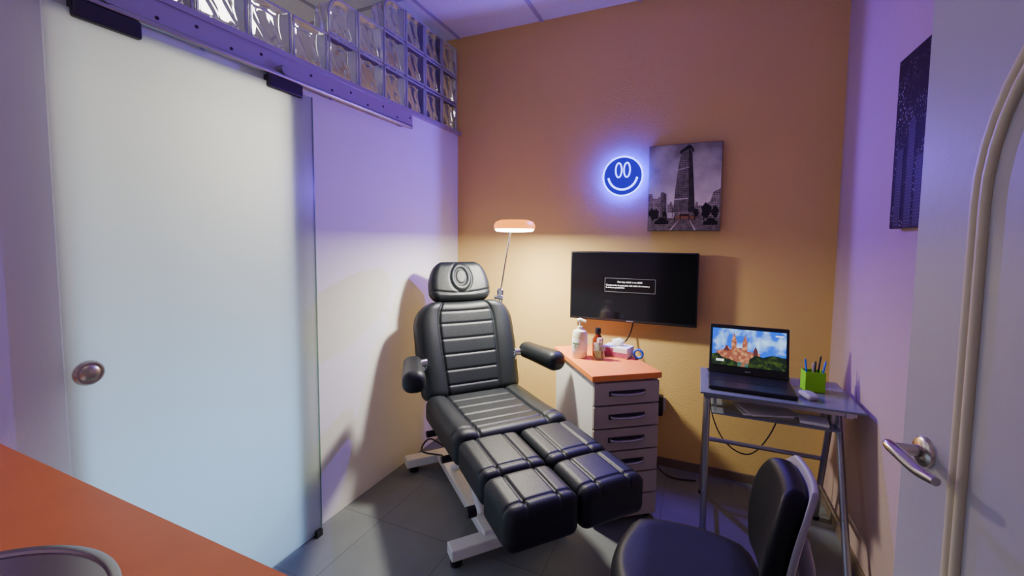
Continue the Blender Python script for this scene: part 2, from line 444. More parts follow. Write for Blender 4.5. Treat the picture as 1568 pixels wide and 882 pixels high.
# ------------------------------------------------------------------ drawer cabinet (turned 36 degrees)
dc = empty('drawer_cabinet', (-0.428, 1.905, 0), math.radians(36))
W, D = 0.355, 0.57
boxes('carcass', [(0.012, 0.030, 0.02, D-0.01, 0.03, 0.70), (W-0.03, W-0.012, 0.02, D-0.01, 0.03, 0.70),
                  (0.03, W-0.03, D-0.03, D-0.01, 0.03, 0.70), (0.03, W-0.03, 0.03, D-0.03, 0.03, 0.06), (0.03, W-0.03, 0.03, D-0.03, 0.67, 0.70)], 'whitelam', dc)
boxes('top', [(0, W, 0, D, 0.70, 0.73)], 'orange', dc, bevel=0.005)
zt = 0.694
for i in range(6):
    z0 = zt-0.107
    boxes('drawer_front', [(0.012, W-0.012, 0.002, 0.02, z0, zt-0.004)], 'greylam', dc, bevel=0.002)
    boxes('handle_plate', [(0.085, W-0.085, -0.001, 0.002, z0+0.042, z0+0.066)], 'darkmetal', dc, bevel=0.001)
    tube('drawer_handle', curve_pts([(0.095, 0.004, z0+0.055), (0.105, -0.018, z0+0.055), (W/2, -0.024, z0+0.053), (W-0.105, -0.018, z0+0.055), (W-0.095, 0.004, z0+0.055)], 6), 0.006, 'alu', dc)
    zt -= 0.111
for x in (0.04, W-0.04):
    for y in (0.05, D-0.05):
        lathe('foot', [(0.02, 0), (0.02, 0.03)], 'black', dc, (x, y, 0), seg=16)

# items on the cabinet
so = empty('soap_dispenser_bottle', (-0.568, 2.203, 0.73))
lathe('bottle', [(0.0, 0), (0.036, 0), (0.040, 0.006), (0.040, 0.125), (0.034, 0.142), (0.014, 0.152), (0.014, 0.165), (0, 0.165)], 'soap', so)
lathe('label', [(0.0405, 0.035), (0.0408, 0.036), (0.0408, 0.10), (0.0405, 0.101)], 'paper', so)
boxes('label_print', [(-0.018, 0.018, -0.0435, -0.041, 0.075, 0.084), (-0.014, 0.014, -0.0435, -0.041, 0.06, 0.064)], 'label', so, rot=(0, 0, -0.25))
tube('pump_stem', [(0, 0, 0.16), (0, 0, 0.195)], 0.006, 'soap', so)
tube('pump_nozzle', curve_pts([(-0.012, 0.0, 0.198), (0.01, -0.004, 0.202), (0.035, -0.010, 0.194)], 5), [0.009]*5+[0.007]*5+[0.005], 'soap', so)
ab = empty('amber_bottle', (-0.487, 2.275, 0.73))
lathe('bottle', [(0, 0), (0.027, 0), (0.029, 0.005), (0.029, 0.09), (0.015, 0.112), (0.013, 0.125), (0, 0.125)], 'amber', ab)
lathe('cap', [(0, 0.15), (0.015, 0.15), (0.016, 0.146), (0.016, 0.122), (0.014, 0.122)], 'black', ab)
boxes('label', [(-0.015, 0.015, -0.0315, -0.029, 0.03, 0.075)], 'paper', ab)
cb = empty('clear_bottle', (-0.462, 2.205, 0.73))
lathe('bottle', [(0, 0), (0.024, 0), (0.026, 0.004), (0.026, 0.065), (0.012, 0.082), (0.012, 0.09), (0, 0.09)], 'clearp', cb)
lathe('cap', [(0, 0.112), (0.013, 0.112), (0.014, 0.108), (0.014, 0.088), (0.012, 0.088)], 'whitep', cb)
boxes('label', [(-0.014, 0.014, -0.0285, -0.026, 0.015, 0.05)], 'label', cb)
tb_ = empty('tissue_box', (-0.385, 2.32, 0.73), math.radians(-12))
rbox('carton', (0.14, 0.10, 0.055), 0.004, 0.03, None, 'paper', tb_, (0, 0, 0.0275))
boxes('printed_band', [(-0.0705, 0.0705, -0.0508, -0.049, 0.004, 0.030), (-0.05, -0.01, -0.0512, -0.049, 0.012, 0.048)], 'pink', tb_)
mk('tissue', [(-0.03, -0.01, 0.055), (0.0, -0.015, 0.055), (0.03, 0.0, 0.055), (-0.035, 0.0, 0.085), (0.005, -0.02, 0.080), (0.035, 0.005, 0.088), (0.0, 0.012, 0.095)],
   [(0, 1, 4, 3), (1, 2, 5, 4), (3, 4, 6), (4, 5, 6)], 'paper', tb_, smooth=True)
bt = empty('blue_tape_roll', (-0.275, 2.29, 0.73))
tube('roll', [(0.022*math.cos(2*pi*i/24), 0, 0.028+0.022*math.sin(2*pi*i/24)) for i in range(24)], 0.0065, 'bluep', bt, closed=True)

# ------------------------------------------------------------------ television
tv = empty('wall_television', (-0.363, 2.585, 1.078))
rbox('case', (0.73, 0.045, 0.418), 0.006, 0.05, None, 'black', tv)
boxes('screen', [(-0.356, 0.356, -0.0238, -0.0225, -0.192, 0.202)], 'tvscreen', tv)
boxes('chin', [(-0.02, 0.02, -0.0245, -0.0225, -0.204, -0.198)], 'alu', tv)
boxes('wall_mount', [(-0.12, 0.12, 0.022, 0.068, -0.1, 0.1)], 'darkmetal', tv)
M['tvtext'] = mat('tv_text', (1, 1, 1, 1), 0.5, emis=(0.9, 0.95, 1, 1), estr=1.0)
M['tvline'] = mat('tv_box_line', (0.3, 0.3, 0.3, 1), 0.5, emis=(0.6, 0.7, 0.9, 1), estr=0.22)
fr = 0.0012; x0, x1, z0, z1 = -0.150, 0.140, -0.030, 0.052
boxes('message_frame', [(x0, x1, -0.0246, -0.0237, z0, z0+fr), (x0, x1, -0.0246, -0.0237, z1-fr, z1), (x0, x0+fr, -0.0246, -0.0237, z0, z1), (x1-fr, x1, -0.0246, -0.0237, z0, z1)], 'tvline', tv)
def text(body, size, loc, m, parent, align='LEFT', rot=(pi/2, 0, 0)):
    c = bpy.data.curves.new('text', 'FONT'); c.body = body; c.size = size; c.align_x = align; c.extrude = 0.0002
    c.materials.append(M[m]); o = bpy.data.objects.new('text', c); COL.objects.link(o)
    o.location = loc; o.rotation_euler = rot; o.parent = parent; return o
text('No hay señal o es débil', 0.0150, (-0.005, -0.0245, 0.026), 'tvtext', tv, 'CENTER')
text('Compruebe la conexión del cable de antena y\nla antena parabólica.', 0.0135, (-0.143, -0.0245, 0.006), 'tvtext', tv)
cab = empty('television_cable')
tube('cable', curve_pts([(-0.36, 2.62, 0.90), (-0.355, 2.63, 0.84), (-0.38, 2.60, 0.76), (-0.42, 2.5, 0.739), (-0.47, 2.42, 0.737)]), 0.004, 'black', cab, seg=6)

# ------------------------------------------------------------------ framed pictures
def art(name, parent, items, y=-0.0145):
    for i, (nm, poly, m) in enumerate(items):
        yy = y-0.0003*(i+1)
        mk(nm, [(p[0], yy, p[1]) for p in poly], [tuple(range(len(poly)))], m, parent, recalc=False)
def sky_mat():
    m = mat('bw_sky', (0.2, 0.2, 0.2, 1), 0.5); nt = m.node_tree; b = nt.nodes['Principled BSDF']
    tcn = nt.nodes.new('ShaderNodeTexCoord'); sp = nt.nodes.new('ShaderNodeSeparateXYZ'); n = nt.nodes.new('ShaderNodeTexNoise')
    n.inputs['Scale'].default_value = 7; n.inputs['Detail'].default_value = 6
    ma = nt.nodes.new('ShaderNodeMath'); ma.operation = 'MULTIPLY_ADD'; ma.inputs[1].default_value = -1.5; ma.inputs[2].default_value = 0.15
    ad = nt.nodes.new('ShaderNodeMath'); ad.operation = 'ADD'
    cr = nt.nodes.new('ShaderNodeValToRGB'); cr.color_ramp.elements[0].color = srgb(130, 122, 120); cr.color_ramp.elements[1].color = srgb(250, 242, 230)
    cr.color_ramp.elements[0].position = 0.25; cr.color_ramp.elements[1].position = 0.85
    nt.links.new(tcn.outputs['Object'], sp.inputs[0]); nt.links.new(tcn.outputs['Object'], n.inputs['Vector'])
    nt.links.new(sp.outputs['Z'], ma.inputs[0]); nt.links.new(ma.outputs[0], ad.inputs[0]); nt.links.new(n.outputs['Fac'], ad.inputs[1])
    nt.links.new(ad.outputs[0], cr.inputs[0]); nt.links.new(cr.outputs[0], b.inputs['Base Color'])
    return m
M['bwsky'] = sky_mat()
def facade(name, c1, c2, sx=0.012, sz=0.014, ms=0.0028, rot=0.0):
    m = mat(name, c1, 0.5); nt = m.node_tree; b = nt.nodes['Principled BSDF']
    tcn = nt.nodes.new('ShaderNodeTexCoord'); mp = nt.nodes.new('ShaderNodeMapping'); mp.inputs['Rotation'].default_value = (-pi/2, 0, rot)
    br = nt.nodes.new('ShaderNodeTexBrick'); br.offset = 0; br.inputs['Scale'].default_value = 1
    br.inputs['Brick Width'].default_value = sx; br.inputs['Row Height'].default_value = sz; br.inputs['Mortar Size'].default_value = ms
    br.inputs['Color1'].default_value = c1; br.inputs['Color2'].default_value = tuple(v*1.5 for v in c1[:3])+(1,); br.inputs['Mortar'].default_value = c2
    n = nt.nodes.new('ShaderNodeTexNoise'); n.inputs['Scale'].default_value = 45
    mx = nt.nodes.new('ShaderNodeMixRGB'); mx.blend_type = 'MULTIPLY'; mx.inputs[0].default_value = 0.7
    cr = nt.nodes.new('ShaderNodeValToRGB'); cr.color_ramp.elements[0].position = 0.35; cr.color_ramp.elements[1].position = 0.6
    cr.color_ramp.elements[0].color = (0.3, 0.3, 0.3, 1)
    nt.links.new(tcn.outputs['Object'], n.inputs['Vector']); nt.links.new(n.outputs['Fac'], cr.inputs[0]); nt.links.new(cr.outputs[0], mx.inputs[2])
    nt.links.new(tcn.outputs['Object'], mp.inputs[0]); nt.links.new(mp.outputs[0], br.inputs['Vector']); nt.links.new(br.outputs['Color'], mx.inputs[1])
    nt.links.new(mx.outputs[0], b.inputs['Base Color'])
    return m
M['fac1'] = facade('bw_facade_dark', srgb(46, 40, 40), srgb(150, 138, 132), 0.008, 0.010, 0.0018)
M['fac2'] = facade('bw_facade_mid', srgb(66, 58, 58), srgb(195, 182, 175), 0.009, 0.010, 0.002)
M['bwdark'] = mat('bw_dark', srgb(34, 30, 32), 0.5, var=0.7, vscale=90)
M['bwside'] = facade('bw_facade_side', srgb(22, 18, 20), srgb(74, 66, 66), 0.005, 0.010, 0.0014)
M['bwroad'] = mat('bw_road', srgb(150, 138, 132), 0.5, var=0.6, vscale=50)
M['bwlight'] = mat('bw_light', srgb(225, 215, 208), 0.5)
M['taxi'] = mat('taxi_tinted', srgb(158, 110, 76), 0.5)
PW, PH = 0.383, 0.49
pic = empty('city_building_picture', (-0.0925, 2.636, 1.656))
rbox('canvas', (PW, 0.028, PH), 0.003, 0.1, None, 'bwdark', pic)
def q(*pts): return [((a-0.5)*PW, (b-0.5)*PH) for a, b in pts]
def blobtree(cx, cy, w, h, n=22):
    random.seed(int(cx*1000)); return q(*[(cx+w*math.cos(2*pi*i/n)*random.uniform(0.7, 1.15), cy+h*math.sin(2*pi*i/n)*random.uniform(0.7, 1.15)) for i in range(n)])
items = [
    ('sky', q((0.005, 0.005), (0.995, 0.005), (0.995, 0.995), (0.005, 0.995)), 'bwsky'),
    ('road', q((0.005, 0.005), (0.995, 0.005), (0.995, 0.2), (0.005, 0.2)), 'bwroad'),
    ('far_blocks', q((0.28, 0.18), (0.28, 0.31), (0.31, 0.31), (0.31, 0.34), (0.34, 0.34), (0.36, 0.27), (0.66, 0.27), (0.67, 0.33), (0.70, 0.33), (0.70, 0.29), (0.76, 0.29), (0.76, 0.18)), 'fac2'),
    ('flatiron_face', q((0.36, 0.22), (0.385, 0.50), (0.42, 0.76), (0.455, 0.90), (0.56, 0.955), (0.57, 0.22)), 'fac1'),
    ('flatiron_side', q((0.57, 0.22), (0.555, 0.955), (0.60, 0.90), (0.625, 0.65), (0.65, 0.38), (0.66, 0.22)), 'bwside'),
    ('flatiron_cornice', q((0.435, 0.885), (0.43, 0.915), (0.55, 0.985), (0.585, 0.975), (0.625, 0.92), (0.62, 0.89), (0.57, 0.945)), 'bwdark'),
    ('flatiron_belt', q((0.372, 0.36), (0.374, 0.372), (0.57, 0.382), (0.57, 0.37)), 'bwlight'),
    ('flatiron_belt_upper', q((0.405, 0.70), (0.407, 0.707), (0.562, 0.733), (0.562, 0.727)), 'bwlight'),
    ('left_block', q((0.005, 0.12), (0.005, 0.44), (0.06, 0.44), (0.07, 0.38), (0.14, 0.38), (0.15, 0.40), (0.20, 0.40), (0.22, 0.12)), 'fac2'),
    ('left_tower', q((0.18, 0.15), (0.18, 0.44), (0.20, 0.46), (0.26, 0.43), (0.27, 0.15)), 'fac1'),
    ('right_block', q((0.76, 0.15), (0.78, 0.30), (0.86, 0.33), (0.90, 0.44), (0.995, 0.48), (0.995, 0.15)), 'fac2'),
    ('tree_r', blobtree(0.81, 0.23, 0.07, 0.09), 'bwdark'), ('tree_r2', blobtree(0.93, 0.22, 0.05, 0.07), 'bwdark'),
    ('tree_l', blobtree(0.09, 0.20, 0.08, 0.07), 'bwdark'), ('tree_l2', blobtree(0.24, 0.20, 0.03, 0.04), 'bwdark'),
    ('tree_m', blobtree(0.68, 0.21, 0.04, 0.05), 'bwdark'),
    ('cars_l', q((0.10, 0.08), (0.11, 0.12), (0.14, 0.125), (0.16, 0.155), (0.24, 0.155), (0.27, 0.125), (0.30, 0.12), (0.30, 0.08)), 'bwdark'),
    ('bus', q((0.28, 0.15), (0.28, 0.215), (0.38, 0.215), (0.38, 0.15)), 'bwlight'),
    ('taxi', q((0.38, 0.14), (0.38, 0.165), (0.43, 0.17), (0.46, 0.20), (0.58, 0.20), (0.62, 0.17), (0.68, 0.165), (0.69, 0.14)), 'taxi'),
    ('taxi_window', q((0.45, 0.172), (0.47, 0.192), (0.57, 0.192), (0.60, 0.172)), 'bwdark'),
    ('cars_r', q((0.78, 0.07), (0.78, 0.11), (0.82, 0.115), (0.84, 0.145), (0.92, 0.145), (0.94, 0.115), (0.97, 0.11), (0.97, 0.07)), 'bwdark'),
    ('lane1', q((0.32, 0.01), (0.345, 0.01), (0.44, 0.12), (0.433, 0.12)), 'bwlight'),
    ('lane2', q((0.66, 0.01), (0.685, 0.01), (0.60, 0.12), (0.593, 0.12)), 'bwlight'),
]
for i in range(7):
    x = 0.12+0.115*i; items.append(('lamp_post', q((x, 0.16), (x+0.006, 0.16), (x+0.006, 0.27), (x, 0.27)), 'bwdark'))
for i in range(9):
    x = 0.06+0.1*i+(0.02 if i % 2 else 0); items.append(('pedestrian', q((x, 0.125), (x+0.012, 0.125), (x+0.014, 0.16), (x+0.006, 0.172), (x-0.002, 0.16)), 'bwdark'))
art('art', pic, items)
def night_mat():
    m = mat('night_city', (0.01, 0.01, 0.012, 1), 0.5); nt = m.node_tree; b = nt.nodes['Principled BSDF']
    tcn = nt.nodes.new('ShaderNodeTexCoord'); v = nt.nodes.new('ShaderNodeTexVoronoi'); v.inputs['Scale'].default_value = 90
    n = nt.nodes.new('ShaderNodeTexNoise'); n.inputs['Scale'].default_value = 9
    cr = nt.nodes.new('ShaderNodeValToRGB'); cr.color_ramp.elements[0].color = (0.45, 0.38, 0.42, 1); cr.color_ramp.elements[1].color = (0, 0, 0, 1)
    cr.color_ramp.elements[0].position = 0.1; cr.color_ramp.elements[1].position = 0.34
    c2 = nt.nodes.new('ShaderNodeValToRGB'); c2.color_ramp.elements[0].position = 0.42; c2.color_ramp.elements[1].position = 0.62
    mx = nt.nodes.new('ShaderNodeMixRGB'); mx.blend_type = 'MULTIPLY'; mx.inputs[0].default_value = 1
    ad = nt.nodes.new('ShaderNodeMixRGB'); ad.blend_type = 'ADD'; ad.inputs[0].default_value = 1; ad.inputs[2].default_value = (0.012, 0.009, 0.010, 1)
    nt.links.new(tcn.outputs['Object'], v.inputs['Vector']); nt.links.new(tcn.outputs['Object'], n.inputs['Vector'])
    nt.links.new(v.outputs['Distance'], cr.inputs[0]); nt.links.new(n.outputs['Fac'], c2.inputs[0])
    nt.links.new(cr.outputs[0], mx.inputs[1]); nt.links.new(c2.outputs[0], mx.inputs[2]); nt.links.new(mx.outputs[0], ad.inputs[1])
    nt.links.new(ad.outputs[0], b.inputs['Base Color']); b.inputs['Specular IOR Level'].default_value = 0.2; return m
M['night'] = night_mat()
p2 = empty('night_city_picture', (XR-0.016, 1.69, 1.685))
rbox('canvas', (0.03, 0.44, 0.57), 0.003, 0.1, None, 'black', p2)
boxes('print', [(-0.0162, -0.0150, -0.218, 0.218, -0.283, 0.283)], 'night', p2)
boxes('skyline_towers', [(-0.0168, -0.0160, y, y+w, -0.28, -0.28+h) for (y, w, h) in
      ((0.14, 0.05, 0.26), (0.06, 0.05, 0.34), (0.0, 0.045, 0.22), (-0.06, 0.05, 0.30), (-0.12, 0.05, 0.24), (-0.21, 0.06, 0.36))], 'bwside', p2)

# ------------------------------------------------------------------ neon smiley
ns = empty('neon_smiley_sign', (-0.430, 2.600, 1.734))
R = 0.114
lathe('backing', [(0, 0), (R+0.004, 0), (R+0.004, 0.004), (0, 0.004)], 'neonback', ns, (0, 0.010, 0), (pi/2, 0, 0), seg=64)
tube('halo_glow_ring', [((R-0.006)*math.cos(2*pi*i/64), 0.018, (R-0.006)*math.sin(2*pi*i/64)) for i in range(64)], 0.005, 'neonglow', ns, closed=True, seg=8)  # glowing ring added behind the disc to throw a blue halo
tube('face_ring', [(R*math.cos(2*pi*i/64), -0.003, R*math.sin(2*pi*i/64)) for i in range(64)], 0.0045, 'neon', ns, closed=True, seg=8)
for s in (-1, 1):
    tube('eye', [(s*0.024+0.0175*math.cos(2*pi*i/32), -0.003, 0.036+0.042*math.sin(2*pi*i/32)) for i in range(32)], 0.0040, 'neon', ns, closed=True, seg=8)
tube('smile', [(0.084*math.cos(a), -0.003, 0.006+0.084*math.sin(a)) for a in [math.radians(190+160*i/40) for i in range(41)]], 0.0055, 'neon', ns, seg=8)
for x in (-0.04, 0.04):
    tube('standoff', [(x, 0.010, 0), (x, 0.054, 0)], 0.006, 'chrome', ns, seg=10)

# ------------------------------------------------------------------ glass computer desk
dk = empty('computer_desk')
DZ = 0.70
rbox('top_glass', (0.585, 0.40, 0.010), 0.004, 0.05, None, 'tint', dk, (0.318, 2.20, DZ-0.006))
boxes('top_rail', [(0.04, 0.59, 2.035, 2.06, DZ-0.035, DZ-0.012), (0.04, 0.59, 2.34, 2.365, DZ-0.035, DZ-0.012)], 'alu', dk)
for x in (0.058, 0.565):
    boxes('side_rail', [(x-0.012, x+0.012, 2.03, 2.37, DZ-0.04, DZ-0.012)], 'alu', dk)
    tube('leg_front', [(x, 2.12 if x < 0.3 else 2.2, DZ-0.03), (x, 2.10 if x < 0.3 else 1.92, 0.012)], 0.014, 'alu', dk)
    tube('leg_back', [(x, 2.25, DZ-0.03), (x, 2.44, 0.012)], 0.014, 'alu', dk)
    tube('leg_brace', [(x, 2.08, 0.20), (x, 2.39, 0.20)], 0.009, 'alu', dk)
    for y in ((2.10 if x < 0.3 else 1.92), 2.44):
        lathe('foot', [(0.018, 0), (0.018, 0.014), (0.012, 0.02)], 'black', dk, (x, y, 0), seg=16)
tube('cross_bar', [(0.055, 2.36, 0.34), (0.565, 2.36, 0.34)], 0.011, 'alu', dk)
rbox('keyboard_shelf', (0.47, 0.29, 0.008), 0.003, 0.05, None, 'tint', dk, (0.31, 2.175, 0.60))
for x in (0.09, 0.53):
    boxes('shelf_hanger', [(x-0.006, x+0.006, 2.05, 2.30, 0.596, 0.604), (x-0.006, x+0.006, 2.10, 2.12, 0.60, 0.67), (x-0.006, x+0.006, 2.25, 2.27, 0.60, 0.67)], 'alu', dk)
pp = empty('paper_sheets', (0.28, 2.14, 0.6045), math.radians(14))
boxes('sheets', [(-0.10, 0.10, -0.07, 0.07, 0, 0.006)], 'paper', pp)
boxes('sheet_top', [(-0.085, 0.12, -0.08, 0.05, 0.006, 0.009)], 'paper', pp, rot=(0, 0, 0.15))
nb = empty('notepad', (0.46, 2.09, 0.6045), math.radians(-6))
boxes('pad', [(-0.05, 0.05, -0.04, 0.04, 0, 0.012)], 'paper', nb, bevel=0.002)

# laptop
lp = empty('laptop', (0.230, 2.265, DZ), math.radians(-1))
rbox('base', (0.335, 0.225, 0.018), 0.006, 0.03, None, 'black', lp, (0, -0.112, 0.010))
boxes('keyboard', [(-0.145+0.0208*i, -0.145+0.0208*i+0.0175, -0.025-0.021*j-0.017, -0.025-0.021*j, 0.0188, 0.0205) for i in range(14) for j in range(5)], 'darkmetal', lp)
boxes('touchpad', [(-0.05, 0.05, -0.205, -0.145, 0.0188, 0.0194)], 'darkmetal', lp)
lid = empty('lid', (0, 0.003, 0.016)); lid.parent = lp; lid.rotation_euler = (math.radians(-12), 0, 0)
rbox('lid_shell', (0.335, 0.010, 0.235), 0.004, 0.05, None, 'black', lid, (0, 0.002, 0.1175))
def em(name, c, s=1.0, c2=None, scale=20):
    m = mat(name, c, 0.4, emis=c, estr=s)
    if c2:
        nt = m.node_tree; b = nt.nodes['Principled BSDF']; tcn = nt.nodes.new('ShaderNodeTexCoord')
        n = nt.nodes.new('ShaderNodeTexNoise'); n.inputs['Scale'].default_value = scale; n.inputs['Detail'].default_value = 5
        cr = nt.nodes.new('ShaderNodeValToRGB'); cr.color_ramp.elements[0].color = c; cr.color_ramp.elements[1].color = c2
        cr.color_ramp.elements[0].position = 0.46; cr.color_ramp.elements[1].position = 0.68
        nt.links.new(tcn.outputs['Object'], n.inputs['Vector']); nt.links.new(n.outputs['Fac'], cr.inputs[0])
        nt.links.new(cr.outputs[0], b.inputs['Emission Color'])
    b = m.node_tree.nodes['Principled BSDF']; b.inputs['Base Color'].default_value = (0.02, 0.02, 0.02, 1)
    return m
M['lsky'] = em('screen_sky', srgb(0, 85, 220), 1.7, srgb(170, 220, 255), 16)
M['lcastle'] = em('screen_castle', srgb(160, 86, 66), 1.1, srgb(235, 165, 115), 60)
M['lroof'] = em('screen_roof', srgb(110, 55, 55), 0.8)
M['ltree'] = em('screen_trees', srgb(14, 40, 22), 0.7, srgb(80, 110, 30), 50)
M['lgreen'] = em('screen_grass', srgb(50, 120, 110), 0.9, srgb(200, 110, 60), 35)
M['lwhite'] = em('screen_text', (1, 1, 1, 1), 1.4)
SW, SH = 0.310, 0.176
def qs(*pts): return [((a-0.5)*SW, 0.030+b*SH+0.01) for a, b in pts]
art('scr', lid, [
    ('screen_sky', qs((0, 0), (1, 0), (1, 1), (0, 1)), 'lsky'),
    ('screen_ground', qs((0, 0), (1, 0), (1, 0.16), (0.5, 0.22), (0, 0.2)), 'lgreen'),
    ('screen_castle_body', qs((0.06, 0.12), (0.06, 0.38), (0.16, 0.42), (0.20, 0.56), (0.26, 0.44), (0.30, 0.50), (0.46, 0.50), (0.50, 0.42), (0.66, 0.40), (0.66, 0.12)), 'lcastle'),
    ('screen_tower_a', qs((0.27, 0.3), (0.27, 0.70), (0.305, 0.90), (0.34, 0.70), (0.34, 0.3)), 'lcastle'),
    ('screen_tower_b', qs((0.42, 0.3), (0.42, 0.66), (0.455, 0.86), (0.49, 0.66), (0.49, 0.3)), 'lcastle'),
    ('screen_tower_c', qs((0.57, 0.3), (0.57, 0.45), (0.60, 0.58), (0.63, 0.45), (0.63, 0.3)), 'lroof'),
    ('screen_roofline', qs((0.16, 0.40), (0.205, 0.56), (0.25, 0.40)), 'lroof'),
    ('screen_trees_a', qs((0.50, 0.0), (0.52, 0.22), (0.60, 0.34), (0.70, 0.30), (0.82, 0.38), (1.0, 0.34), (1.0, 0.0)), 'ltree'),
    ('screen_trees_b', qs((0.0, 0.0), (0.0, 0.28), (0.08, 0.32), (0.14, 0.22), (0.28, 0.16), (0.36, 0.10), (0.36, 0.0)), 'ltree'),
    ('screen_clock_text', qs((0.06, 0.10), (0.17, 0.10), (0.17, 0.16), (0.06, 0.16)), 'lwhite'),
    ('screen_logo_text', qs((0.86, 0.88), (0.97, 0.88), (0.97, 0.91), (0.86, 0.91)), 'lwhite'),
    ('lid_logo', [(-0.012, 0.016), (0.012, 0.016), (0.012, 0.021), (-0.012, 0.021)], 'alu'),
], y=-0.0030)

# pen cup
pc = empty('pen_cup', (0.478, 2.22, DZ), math.radians(8))
boxes('cup', [(-0.038, 0.038, -0.03, 0.03, 0, 0.004), (-0.038, 0.038, -0.03, -0.027, 0, 0.088), (-0.038, 0.038, 0.027, 0.03, 0, 0.088), (-0.038, -0.035, -0.03, 0.03, 0, 0.088), (0.035, 0.038, -0.03, 0.03, 0, 0.088)], 'green', pc, bevel=0.001)
for (a, b, c, m) in ((-0.02, 0.01, 0.13, 'bluep'), (0.005, 0.0, 0.125, 'black'), (0.022, 0.012, 0.145, 'black'), (0.028, -0.012, 0.13, 'bluep'), (-0.006, -0.015, 0.12, 'alu')):
    tube('pen', [(a*0.7, b, 0.006), (a*1.4, b*1.2, c), (a*1.45, b*1.2, c+0.008)], [0.004, 0.004, 0.0015], m, pc, seg=8)
gl = empty('computer_mouse', (0.44, 2.10, DZ), math.radians(20))
def mdef(x, y, z):
    return (x*(1-0.25*abs(y)/0.05*0.6), y, z*(1-0.45*sstep(0.0, 0.05, abs(y))) if z > 0 else z)
rbox('shell', (0.05, 0.085, 0.028), 0.0135, 0.006, mdef, 'shell', gl, (0, 0, 0.014))

# wall sockets, plug and cables
ws = empty('wall_socket', (-0.194, YB-0.004, 0.38))
rbox('plate', (0.08, 0.008, 0.08), 0.003, 0.03, None, 'whitep', ws)
pa = empty('power_adapter', (-0.194, YB-0.035, 0.38))
rbox('body', (0.06, 0.05, 0.12), 0.01, 0.02, None, 'black', pa)
tube('cord', curve_pts([(0, -0.015, -0.055), (-0.01, -0.03, -0.15), (0.0, -0.03, -0.28), (0.02, -0.04, -0.365), (0.10, -0.10, -0.373), (0.22, -0.08, -0.373)]), 0.004, 'black', pa, seg=6)
tube('laptop_cord', curve_pts([(0.06, 2.30, 0.72), (0.07, 2.42, 0.66), (0.09, 2.44, 0.45), (0.16, 2.42, 0.31), (0.27, 2.42, 0.27), (0.36, 2.42, 0.40), (0.42, 2.42, 0.62), (0.42, 2.42, 0.69), (0.40, 2.3, 0.706)]), 0.0035, 'black', dk, seg=6)

# ------------------------------------------------------------------ office chair (foreground)
oc = empty('office_chair', (0.0, 1.17, 0), math.radians(0))
def ocseat(x, y, z):
    L = math.hypot(x, y); mx = max(abs(x), abs(y))
    if L > 1e-6:
        k = 1-0.55*(1-mx/L); x *= k; y *= k
    if z > 0: z -= 0.014*(1-min(1, (x*x+y*y)/0.03)); z -= 0.01*sstep(0.1, 0.2, abs(x))
    return (x, y, z)
rbox('seat', (0.39, 0.40, 0.085), 0.038, 0.012, ocseat, 'leather2', oc, (0.0, 0, 0.455))
def ocback(x, y, z):
    k = 1-0.42*(abs(z)/0.14)**2.6
    y2 = y*k
    return (x - 1.3*y2*y2 + 0.25*z*z, y2, z)
rbox('back_pad', (0.055, 0.30, 0.28), 0.026, 0.008, ocback, 'leather2', oc, (0.205, 0.02, 0.650), (0, math.radians(9), 0))
def ocshell(x, y, z):
    k = 1-0.42*(abs(z)/0.148)**2.6
    y2 = y*k
    return (x - 1.3*y2*y2+0.25*z*z, y2, z)
rbox('back_shell', (0.014, 0.315, 0.296), 0.006, 0.008, ocshell, 'shell', oc, (0.236, 0.02, 0.652), (0, math.radians(9), 0))
tube('back_support', curve_pts([(0.25, 0.02, 0.63), (0.265, 0.02, 0.52), (0.20, 0, 0.405), (0.0, 0, 0.395)]), 0.018, 'shell', oc)
boxes('seat_plate', [(-0.10, 0.10, -0.08, 0.08, 0.395, 0.415)], 'black', oc)
tube('gas_column', [(0, 0, 0.08), (0, 0, 0.40)], 0.022, 'black', oc)
for k in range(5):
    a = 2*pi*k/5+0.2; c, s_ = math.cos(a), math.sin(a)
    tube('base_arm', [(0, 0, 0.10), (0.24*c, 0.24*s_, 0.065)], [0.024, 0.014], 'shell', oc)
    tube('castor', [(0.24*c-0.016*s_, 0.24*s_+0.016*c, 0.026), (0.24*c+0.016*s_, 0.24*s_-0.016*c, 0.026)], 0.026, 'black', oc, seg=18)

# ------------------------------------------------------------------ counter with sink (front left)
ct = empty('counter')
CX, CY, SR = -0.845, 0.110, 0.212
zt0, zt1 = 0.810, 0.845
vs, fs = [], []
x0, x1, y0, y1 = XL+0.003, -0.44, YF+0.003, 0.422
def hits(a):
    c, s_ = math.cos(a), math.sin(a); ts = []
    if c > 1e-9: ts.append((x1-CX)/c)
    if c < -1e-9: ts.append((x0-CX)/c)
    if s_ > 1e-9: ts.append((y1-CY)/s_)
    if s_ < -1e-9: ts.append((y0-CY)/s_)
    return min(ts)
angs = sorted([2*pi*k/64 for k in range(64)] + [math.atan2(yy-CY, xx-CX) % (2*pi) for xx in (x0, x1) for yy in (y0, y1)])
ring_o = [(CX+hits(a)*math.cos(a), CY+hits(a)*math.sin(a)) for a in angs]
ring_i = [(CX+SR*math.cos(a), CY+SR*math.sin(a)) for a in angs]
N = len(angs)
for z in (zt0, zt1):
    vs += [(p[0], p[1], z) for p in ring_o] + [(p[0], p[1], z) for p in ring_i]
for k in range(N):
    j = (k+1) % N
    fs.append((2*N+k, 2*N+j, 3*N+j, 3*N+k)); fs.append((k, N+k, N+j, j))
    fs.append((k, j, 2*N+j, 2*N+k)); fs.append((N+k, 3*N+k, 3*N+j, N+j))
mk('worktop', vs, fs, 'orange', ct)
